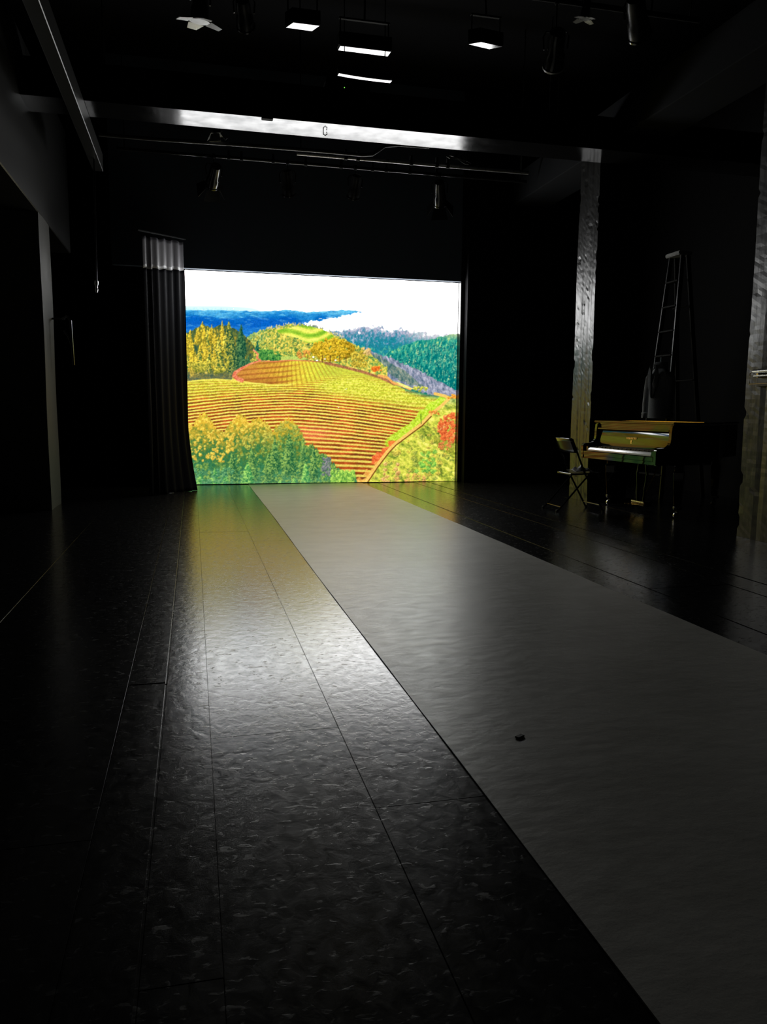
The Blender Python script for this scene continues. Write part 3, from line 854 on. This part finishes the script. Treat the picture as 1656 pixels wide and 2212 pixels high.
    B(MB().tube([(0, .40, .14), (0, .62, .60)], .008), 'lyre_brace', M['brass'])
    return root
make_piano()

# ---------------------------------------------------------------- folding chair pulled up to the piano
def make_chair():
    root = empty('folding_chair', (4.36, 8.60, 0))
    tag(root, 'black metal folding chair drawn up to the piano keyboard', 'chair')
    y0, y1 = 8.39, 8.81
    for y in (y0, y1):
        MB().tube([(4.70, y, .01), (4.44, y, .47), (4.27, y, .86)], .0115).build('upright', M['gloss'], root, smooth=True)
        yi = y + (.022 if y == y0 else -.022)
        MB().tube([(4.12, yi, .01), (4.52, yi, .45)], .011).build('leg', M['gloss'], root, smooth=True)
        for xx, yy in ((4.70, y), (4.12, yi)):
            MB().lathe([(.016, 0), (.016, .03), (.012, .034)], 10, (xx, yy, 0)).build('foot', M['rubber'], root)
    sv = MB()
    nx, ny = 8, 10
    for j in range(ny + 1):
        for i in range(nx + 1):
            u, w_ = i / nx, j / ny
            sv.v.append((4.29 + .40 * u, y0 + .025 + (y1 - y0 - .05) * w_, .455 - .014 * math.sin(w_ * math.pi) * math.sin(u * math.pi) + .012 * u))
    for j in range(ny):
        for i in range(nx):
            a = j * (nx + 1) + i; sv.f.append((a, a + 1, a + nx + 2, a + nx + 1))
    o = sv.build('seat', M['gloss'], root, smooth=True)
    o.modifiers.new('thick', 'SOLIDIFY').thickness = .02
    bv = MB()
    for j in range(ny + 1):
        for i in range(5):
            u, w_ = i / 4, j / ny
            z = .70 + .17 * u
            bv.v.append((4.44 - (z - .47) / .39 * .17 - .03 * math.sin(w_ * math.pi), y0 + (y1 - y0) * w_, z))
    for j in range(ny):
        for i in range(4):
            a = j * 5 + i; bv.f.append((a, a + 1, a + 6, a + 5))
    o = bv.build('backrest', M['gloss'], root, smooth=True)
    o.modifiers.new('thick', 'SOLIDIFY').thickness = .012
    MB().tube([(4.17, y0 + .02, .065), (4.17, y1 - .02, .065)], .007).build('crossbar', M['gloss'], root)
    MB().tube([(4.66, y0, .08), (4.66, y1, .08)], .007).build('crossbar', M['gloss'], root)
make_chair()
def crumpled():
    o = MB()
    r = random.Random(5)
    n = 14
    for j in range(n + 1):
        for i in range(n + 1):
            u, w_ = i / n - .5, j / n - .5
            rr = math.hypot(u, w_) * 2
            z = .472 + max(0, (1 - rr)) ** .6 * .075 * (.6 + .4 * math.sin(u * 13 + 1) * math.cos(w_ * 11)) + r.uniform(0, .008)
            o.v.append((4.51 + u * .24, 8.62 + w_ * .26, z))
    for j in range(n):
        for i in range(n):
            a = j * (n + 1) + i; o.f.append((a, a + 1, a + n + 2, a + n + 1))
    ob = o.build('crumpled_cloth', M['cloth'], None, smooth=True)
    ob.modifiers.new('thick', 'SOLIDIFY').thickness = .003
    tag(ob, 'dark crumpled cloth lying on the folding chair seat', 'cloth')
M['cloth'] = mat('dark_cotton', (.05, .05, .05), .55, bump=.004, scale=30)
crumpled()

# ---------------------------------------------------------------- step ladder behind the piano and the jacket on it
def make_ladder():
    root = empty('step_ladder', (6.45, 9.9, 0)); tag(root, 'tall dark step ladder rising behind the piano', 'ladder')
    bl, br = Vector((6.20, 10.12, 0)), Vector((6.20, 9.52, 0))
    tl, tr = Vector((6.32, 9.76, 3.24)), Vector((6.32, 9.50, 3.24))
    def rail(a, b, n='rail'):
        d = b - a
        m_ = MB()
        q = [(-.03, -.012), (.03, -.012), (.03, .012), (-.03, .012)]
        m_.add([a + Vector((x, y, 0)) for x, y in q] + [b + Vector((x, y, 0)) for x, y in q],
               [(3, 2, 1, 0), (4, 5, 6, 7), (0, 1, 5, 4), (1, 2, 6, 5), (2, 3, 7, 6), (3, 0, 4, 7)])
        m_.build(n, M['black'] if n == 'rail' else M['dull'], root, .003)
    rail(bl, tl); rail(br, tr)
    rail(Vector((6.95, 10.24, 0)), tl + Vector((.08, 0, 0)), 'rear_rail'); rail(Vector((6.95, 9.66, 0)), tr + Vector((.08, 0, 0)), 'rear_rail')
    for k in range(1, 10):
        t_ = k / 10
        a, c = bl.lerp(tl, t_), br.lerp(tr, t_)
        MB().obox((a + c) / 2, (.085, (a - c).length - .02, .022), (math.atan2(a.z - c.z, a.y - c.y), 0, 0)).build('step', M['dull'], root, .003)
    for k in (2, 5, 8):
        t_ = k / 10
        a = Vector((6.95, 10.24, 0)).lerp(tl, t_); c = Vector((6.95, 9.66, 0)).lerp(tr, t_)
        MB().tube([a, c], .009).build('rear_brace', M['dull'], root)
    o = MB().obox((6.345, 9.63, 3.265), (.20, .32, .05)).build('top_cap', M['cap'], root, .01, 2)
    tag(o, 'pale grey top cap')
M['cap'] = mat('grey_ladder_cap', (.22, .22, .21), .45)
make_ladder()

def make_jacket():
    root = empty('hanging_jacket', (6.06, 9.47, 1.10)); tag(root, 'charcoal jacket hanging on the step ladder above the piano lid', 'jacket')
    def loft(rings, name, n=24):
        m_ = MB()
        for (cx, cy, cz, a, b_) in rings:
            for k in range(n):
                t_ = k * 2 * math.pi / n
                wob = 1 + .05 * math.sin(t_ * 5 + cz * 3)
                m_.v.append((cx + b_ * math.cos(t_) * wob, cy + a * math.sin(t_) * wob, cz))
        for j in range(len(rings) - 1):
            for k in range(n):
                k2 = (k + 1) % n
                m_.f.append((j * n + k, j * n + k2, (j + 1) * n + k2, (j + 1) * n + k))
        m_.f.append(tuple(range(n - 1, -1, -1))); m_.f.append(tuple(range((len(rings) - 1) * n, len(rings) * n)))
        return m_.build(name, M['jacket'], root, smooth=True)
    y = 9.47; x0 = 6.06
    loft([(x0, y - .01, 1.10, .215, .085), (x0, y - .01, 1.25, .20, .09), (x0, y, 1.42, .19, .095), (x0, y, 1.56, .205, .10), (x0, y, 1.655, .225, .085), (x0, y, 1.70, .19, .07), (x0, y, 1.75, .12, .06), (x0, y, 1.79, .085, .055)], 'coat_body')
    for s in (1, -1):
        yy = y + s * .205
        loft([(x0 - .02, yy + s * .075, 1.10, .045, .052), (x0 - .02, yy + s * .07, 1.13, .05, .055), (x0 - .02, yy + s * .068, 1.18, .042, .048), (x0 - .02, yy + s * .062, 1.30, .046, .055), (x0 - .01, yy + s * .055, 1.43, .052, .06), (x0, yy + s * .04, 1.55, .058, .066), (x0, yy + s * .012, 1.65, .054, .07), (x0, yy - s * .04, 1.705, .05, .06)], 'sleeve', 16)
        MB().lathe([(.050, 1.145), (.056, 1.15), (.056, 1.175), (.048, 1.18)], 14, (x0 - .02, yy + s * .068, 0)).build('cuff', M['jacket'], root, smooth=True)
        lp = [(y + s * .075, 1.80), (y + s * .115, 1.69), (y + s * .10, 1.52), (y + s * .015, 1.36), (y + s * .03, 1.55), (y + s * .04, 1.72)]
        MB().prism(lp if s > 0 else lp[::-1], x0 - .118, x0 - .094, 'X').build('lapel', M['jacket'], root, .004)
    loft([(x0, y, 1.76, .10, .075), (x0 - .01, y, 1.80, .105, .085), (x0 + .01, y, 1.84, .085, .07)], 'collar')
    MB().tube([(x0, y, 1.79), (x0, y, 1.90), (x0 + .05, y + .03, 1.975), (x0 + .16, y + .10, 1.985), (x0 + .20, y + .12, 1.95)], .005, 6).build('hanger_hook', M['steel'], root)
make_jacket()

# ---------------------------------------------------------------- brass bracket on the near column
r_ = empty('wall_bracket', (5.03, 6.20, 1.43)); tag(r_, 'small brass and steel bracket fixed to the right hand column', 'bracket')
MB().box(5.02, 5.05, 5.98, 6.30, 1.41, 1.57).build('back_plate', M['black'], r_, .003)
MB().tube([(4.985, 5.95, 1.545), (4.985, 6.30, 1.545)], .018, 12).build('rod', M['alu'], r_, smooth=True)
MB().tube([(4.985, 5.95, 1.505), (4.985, 6.29, 1.505)], .010, 12).build('rod', M['alu'], r_, smooth=True)
MB().tube([(4.985, 6.30, 1.545), (4.985, 6.345, 1.53), (4.985, 6.345, 1.435), (4.985, 5.95, 1.435)], .0045, 8).build('wire_loop', M['brass'], r_)
for yy in (6.05, 6.25):
    MB().box(4.985, 5.03, yy - .012, yy + .012, 1.49, 1.555).build('arm', M['brass'], r_, .002)

# ---------------------------------------------------------------- lighting pipes
def pipe(label, a, b_, r, m, clamps=(), drops=()):
    c = [(p + q) / 2 for p, q in zip(a, b_)]
    root = empty('lighting_pipe', c); tag(root, label, 'pipe')
    MB().tube([a, b_], r, 14).build('pipe_tube', m, root, smooth=True)
    for x in clamps:
        t_ = (x - a[0]) / (b_[0] - a[0]); y = a[1] + (b_[1] - a[1]) * t_; z = a[2] + (b_[2] - a[2]) * t_
        MB().lathe([(r + .006, -.022), (r + .010, -.018), (r + .010, .018), (r + .006, .022)], 12, (x, y, z), 'X').box(x - .015, x + .015, y - .02, y + .02, z + r, z + r + .07).build('clamp', M['dull'], root)
    for x in drops:
        t_ = (x - a[0]) / (b_[0] - a[0]); y = a[1] + (b_[1] - a[1]) * t_; z = a[2] + (b_[2] - a[2]) * t_
        MB().tube([(x, y, z + r), (x, y, 6.2)], .008, 6).build('drop_rod', M['dull'], root)
pipe('bright lit steel pipe hanging just behind the wide cross beam', (1.35, 10.42, 4.39), (4.5, 10.42, 4.39), .024, M['pipe'], (1.98, 2.14, 2.85, 3.2, 3.35), (1.4, 4.4))
pipe('long thin black pipe hanging nearest the screen header', (-.9, 11.4, 4.565), (4.9, 11.4, 4.565), .022, M['gloss'], (.55, .72, 1.15, 1.6, 2.1, 2.55, 2.75, 3.1, 3.5), (-.8, 4.8))
pipe('dull black pipe carrying the flood lights under the ceiling', (-1.5, 7.0, 4.82), (4.7, 7.0, 4.82), .024, M['dull'], (), (-1.4, 1.9, 4.6))
pipe('dull black pipe nearest the camera under the ceiling', (2.4, 6.3, 4.82), (4.7, 6.3, 4.82), .024, M['dull'], (), (2.5, 4.6))
pipe('dull black pipe tucked between the cross beam and the bright pipe', (-1.0, 10.02, 4.78), (4.7, 10.02, 4.78), .024, M['dull'], (), (-.9, 4.6))

def sag_cable():
    pts = [(-1.0, 10.2, 4.345), (-.4, 10.2, 4.345), (.7, 10.2, 4.365), (1.66, 10.2, 4.372), (2.15, 10.2, 4.368), (2.28, 10.2, 4.385), (2.36, 10.2, 4.44), (2.44, 10.2, 4.50), (2.62, 10.2, 4.53), (3.02, 10.2, 4.535), (3.06, 10.2, 4.62)]
    o = MB().tube(pts, .022, 10).build('sagging_cable', M['cable'], None, smooth=True)
    tag(o, 'thick grey cable slung below the pipes with a kink at its right end', 'cable')
M['cable'] = mat('grey_cable_sheath', (.045, .045, .045), .42)
sag_cable()

# ---------------------------------------------------------------- stage lights
def stage_light(label, loc, pan, tilt, size=1., doors=True, drop=.30, m='black', ringm='gloss', wide=False):
    """can with lens, yoke and clamp; aims along local -Y after tilt; loc = the pipe it hangs from"""
    root = empty('stage_light', loc, (0, 0, pan)); tag(root, label, 'stage light', 'hanging stage lights')
    s = size
    T = Matrix.Translation((0, 0, -drop * s)) @ Matrix.Rotation(-tilt, 4, 'X')
    def B(mb, n, mm, parent=root, tr=True, **k):
        if tr: mb.v = [tuple(T @ Vector(p)) for p in mb.v]
        return mb.build(n, mm, parent, local=True, **k)
    B(MB().lathe([(.03 * s, .20 * s), (.075 * s, .19 * s), (.085 * s, .12 * s), (.085 * s, -.02 * s), (.10 * s, -.05 * s), (.105 * s, -.17 * s), (.10 * s, -.175 * s)], 18, axis='Y'), 'housing', M[m], smooth=True)
    B(MB().lathe([(.092 * s, -.172 * s), (.092 * s, -.182 * s)], 18, axis='Y'), 'lens', M['lens'])
    B(MB().lathe([(.098 * s, -.17 * s), (.115 * s, -.172 * s), (.115 * s, -.19 * s), (.098 * s, -.19 * s)], 18, axis='Y'), 'front_ring', M[ringm], smooth=True)
    if doors:
        e, dp = (.25, -.215) if wide else (.20, -.33)
        dw = .055 if wide else .13
        for k in range(4):
            R_ = Matrix.Rotation(k * math.pi / 2, 4, 'Y')
            d_ = MB().add([R_ @ Vector(p) for p in ((-.09 * s, -.19 * s, .105 * s), (.09 * s, -.19 * s, .105 * s), (dw * s, dp * s, e * s), (-dw * s, dp * s, e * s),
                                                     (-.09 * s, -.19 * s, .109 * s), (.09 * s, -.19 * s, .109 * s), (dw * s, dp * s + .003, (e + .004) * s), (-dw * s, dp * s + .003, (e + .004) * s))],
                          [(3, 2, 1, 0), (4, 5, 6, 7), (0, 1, 5, 4), (1, 2, 6, 5), (2, 3, 7, 6), (3, 0, 4, 7)])
            B(d_, 'barn_door', M[ringm])
    B(MB().tube([(-.115 * s, 0, -drop * s), (-.125 * s, 0, -drop * s + .12 * s), (-.10 * s, 0, -drop * s + .17 * s), (.10 * s, 0, -drop * s + .17 * s), (.125 * s, 0, -drop * s + .12 * s), (.115 * s, 0, -drop * s)], .010 * s, 6), 'yoke', M['black'], tr=False)
    B(MB().tube([(0, 0, -drop * s + .17 * s), (0, 0, -.03)], .009 * s, 6).lathe([(.026, -.02), (.036, -.018), (.036, .018), (.026, .02)], 12, axis='X'), 'pipe_clamp', M['dull'], tr=False)
    return root
D = math.radians
stage_light('stage light with barn doors at the top left of the ceiling', (.13, 7.0, 4.82), D(200), D(-80), .72, True, .55, 'gloss', 'door', True)
stage_light('small round stage light beside the barn door lamp below the ceiling', (.48, 7.0, 4.82), D(170), D(-20), .7, False, .62)
stage_light('stage light hanging highest at the right near the camera', (3.18, 6.3, 4.82), D(205), D(-80), .40, True, 1.0, 'gloss', 'door', True)
stage_light('round stage light on the right end of the flood light pipe', (3.25, 7.0, 4.82), D(160), D(-30), .9, False, .46, 'gloss', 'door')
stage_light('stage light alone at the far right end of the near ceiling pipe', (3.65, 6.3, 4.82), D(140), D(-30), .9, False, .46)
stage_light('stage light above the left half of the bright screen on the thin pipe', (.35, 11.4, 4.565), D(190), D(-30), .9, True, .28, 'gloss')
stage_light('stage light on the thin pipe third from its left end', (1.35, 11.4, 4.565), D(165), D(-55), .9, False, .30, 'black')
stage_light('stage light on the thin pipe above the middle of the screen', (2.30, 11.4, 4.565), D(185), D(-50), .85, False, .30)
stage_light('stage light with a glinting barn door close under the right of the cross beam', (3.42, 10.02, 4.78), D(200), D(-60), .7, True, .40, 'gloss', 'door', True)
stage_light('stage light on the thin pipe nearest the right masking flat', (3.55, 11.4, 4.565), D(160), D(-40), .95, True, .27, 'gloss')
stage_light('stage light with small barn doors close under the left of the cross beam', (.33, 10.02, 4.78), D(160), D(-60), .55, True, .45, 'gloss', 'door')

def flood(label, x0, x1, y0, y1, z, pz, m='floodface', skew=0., roll=0.):
    root = empty('flood_light', ((x0 + x1) / 2, (y0 + y1) / 2, z)); tag(root, label, 'flood light', 'flat flood lights')
    yc = (y0 + y1) / 2
    q = [(x0, y1 - .01), (x0 + skew, y0), (x1, y0), (x1 - skew, y1)]
    def slab(qq, a, c):
        m_ = MB().prism(qq, a, c)
        m_.v = [(x, y, zz + FLOOD_TILT * (y - yc) + roll * (x - (x0 + x1) / 2)) for x, y, zz in m_.v]
        return m_
    slab(q, z + .012, z + .12).build('housing', M['dull'], root, .004)
    slab([(x + (.01 if x < (x0 + x1) / 2 else -.01), y) for x, y in q], z, z + .012).build('front_glass', M[m], root, .001)
    for x in (x0 + .02, x1 - .02):
        MB().tube([(x, yc, z + .11), (x, yc, z + .24)], .007, 6).build('hanger_arm', M['dull'], root)
    MB().box(x0 + .01, x1 - .01, yc - .012, yc + .012, z + .235, z + .25).build('yoke', M['dull'], root)
    c = (x0 + x1) / 2
    MB().tube([(c, yc, z + .25), (c, 7.0, pz - .03)], .009, 6).build('stem', M['dull'], root)
FLOOD_TILT = .09
M['floodface'] = mat('flood_light_glass', (.20, .20, .20), .12, spec=.9, metal=.5)
flood('slanted flood light with pale face left of the two stacked ones', .82, 1.105, 6.94, 7.075, 4.34, 4.82, skew=.045)
flood('wide flood light with pale face, upper of the stacked pair', 1.265, 1.725, 6.97, 7.085, 4.215, 4.82)
flood('small flood light with pale face to the right of the stacked pair', 2.42, 2.72, 6.92, 7.03, 4.355, 4.82, skew=.08, roll=-.08)
o = empty('strip_light', (1.52, 7.14, 4.03)); tag(o, 'thin curved strip light, lower of the stacked pair under the ceiling', 'strip light')
st = MB()
sx = np.linspace(1.285, 1.755, 13)
def szz(x): return 4.025 + .10 * (x - 1.66) ** 2
for x in sx:
    for dy, dz in ((-.032, 0), (.032, .006), (.032, .016), (-.032, .010)): st.v.append((x, 7.12 + dy, szz(x) + dz))
for i in range(12):
    for k in range(4):
        st.f.append((i * 4 + k, i * 4 + (k + 1) % 4, i * 4 + 4 + (k + 1) % 4, i * 4 + 4 + k))
st.f += [(3, 2, 1, 0), (48, 49, 50, 51)]
st.build('reflector', M['floodface'], o)
MB().box(1.28, 1.76, 7.10, 7.15, 4.046, 4.10).build('batten', M['dull'], o, .004)
for x in (1.34, 1.70): MB().tube([(x, 7.13, 4.10), (x, 7.13, 6.2)], .005, 6).build('drop_rod', M['dull'], o)

# ---------------------------------------------------------------- video projector with its standby lamp
o = empty('video_projector', (1.72, 9.12, 4.62)); tag(o, 'dark projector on the cross beam with a tiny green standby lamp', 'projector')
MB().box(1.50, 1.98, 8.99, 9.34, 4.645, 4.80).build('housing', M['dull'], o, .02, 3)
for x in (1.55, 1.93):
    for y in (9.03, 9.30): MB().lathe([(.014, 4.62), (.012, 4.65)], 8, (x, y, 0)).build('foot', M['rubber'], o)
MB().lathe([(.05, 9.34), (.05, 9.39), (.04, 9.39)], 16, (1.62, 0, 4.72), 'Y').build('lens', M['lens'], o, smooth=True)
m_ = bpy.data.materials.new('green_led'); m_.use_nodes = True
p_ = m_.node_tree.nodes['Principled BSDF']; p_.inputs['Base Color'].default_value = (.02, .2, .02, 1)
p_.inputs['Emission Color'].default_value = (.25, 1, .1, 1); p_.inputs['Emission Strength'].default_value = 1.2
MB().lathe([(.006, 8.985), (.004, 8.982)], 8, (1.69, 0, 4.672), 'Y').build('standby_lamp', m_, o)

# ---------------------------------------------------------------- odds and ends
M['rodpaint'] = mat('pale_rod_paint', (.55, .56, .55), .4)
o = empty('hanging_rod', (5.21, 11.0, 4.85)); tag(o, 'short steel rod hanging from the ceiling above the right column', 'rod')
MB().tube([(5.17, 11.0, 6.2), (5.18, 11.0, 5.28)], .008, 6).build('wire', M['dull'], o)
MB().tube([(5.18, 11.0, 5.29), (5.235, 11.0, 4.92)], .024, 12).build('rod_tube', M['rodpaint'], o, smooth=True)
MB().lathe([(.012, -.05), (.024, -.03), (.024, 0), (.012, .01)], 12, (5.237, 11.0, 4.90)).build('end_knob', M['alu'], o, smooth=True)
o = empty('hook_pole', (-1.075, 10.1, 2.50)); tag(o, 'thin steel pole with hook hanging near the left column', 'pole')
MB().tube([(-1.05, 10.1, 4.045), (-1.072, 10.1, 2.62)], .010, 10).build('pole_tube', M['gloss'], o, smooth=True)
MB().lathe([(.010, 2.67), (.022, 2.66), (.022, 2.62), (.014, 2.60), (.014, 2.57), (.018, 2.56), (.010, 2.525)], 12, (-1.074, 10.1, 0)).build('hook_end', M['alu'], o, smooth=True)
o = empty('hanging_strap', (-1.42, 10.2, 1.72)); tag(o, 'black looped strap hanging to the right of the left column', 'strap')
MB().tube([(-1.49, 10.22, 2.22), (-1.43, 10.2, 2.25), (-1.39, 10.18, 2.20), (-1.385, 10.18, 2.0), (-1.38, 10.18, 1.8), (-1.375, 10.18, 1.68)], .016, 8).build('strap_loop', M['gloss'], o, smooth=True)
MB().tube([(-1.47, 10.2, 2.08), (-1.42, 10.18, 2.01), (-1.385, 10.17, 1.90)], .012, 8).build('strap_tail', M['gloss'], o, smooth=True)
MB().tube([(-1.62, 10.22, 2.22), (-1.46, 10.22, 2.22)], .012, 8).build('peg', M['black'], o)
tag(MB().lathe([(.060, .002), (.062, .006), (.05, .010)], 20, (-.335, 11.80 - .45, 0)).build('floor_disc', M['alu'], None, smooth=True), 'small pale metal disc lying on the floor by the curtain', 'disc')
o = MB().obox((1.107, 2.491, .0085), (.035, .018, .006), (0, 0, .5)).build('paper_scrap', M['rubber'], None, .0015)
tag(o, 'tiny dark scrap lying alone on the grey runner', 'scrap')
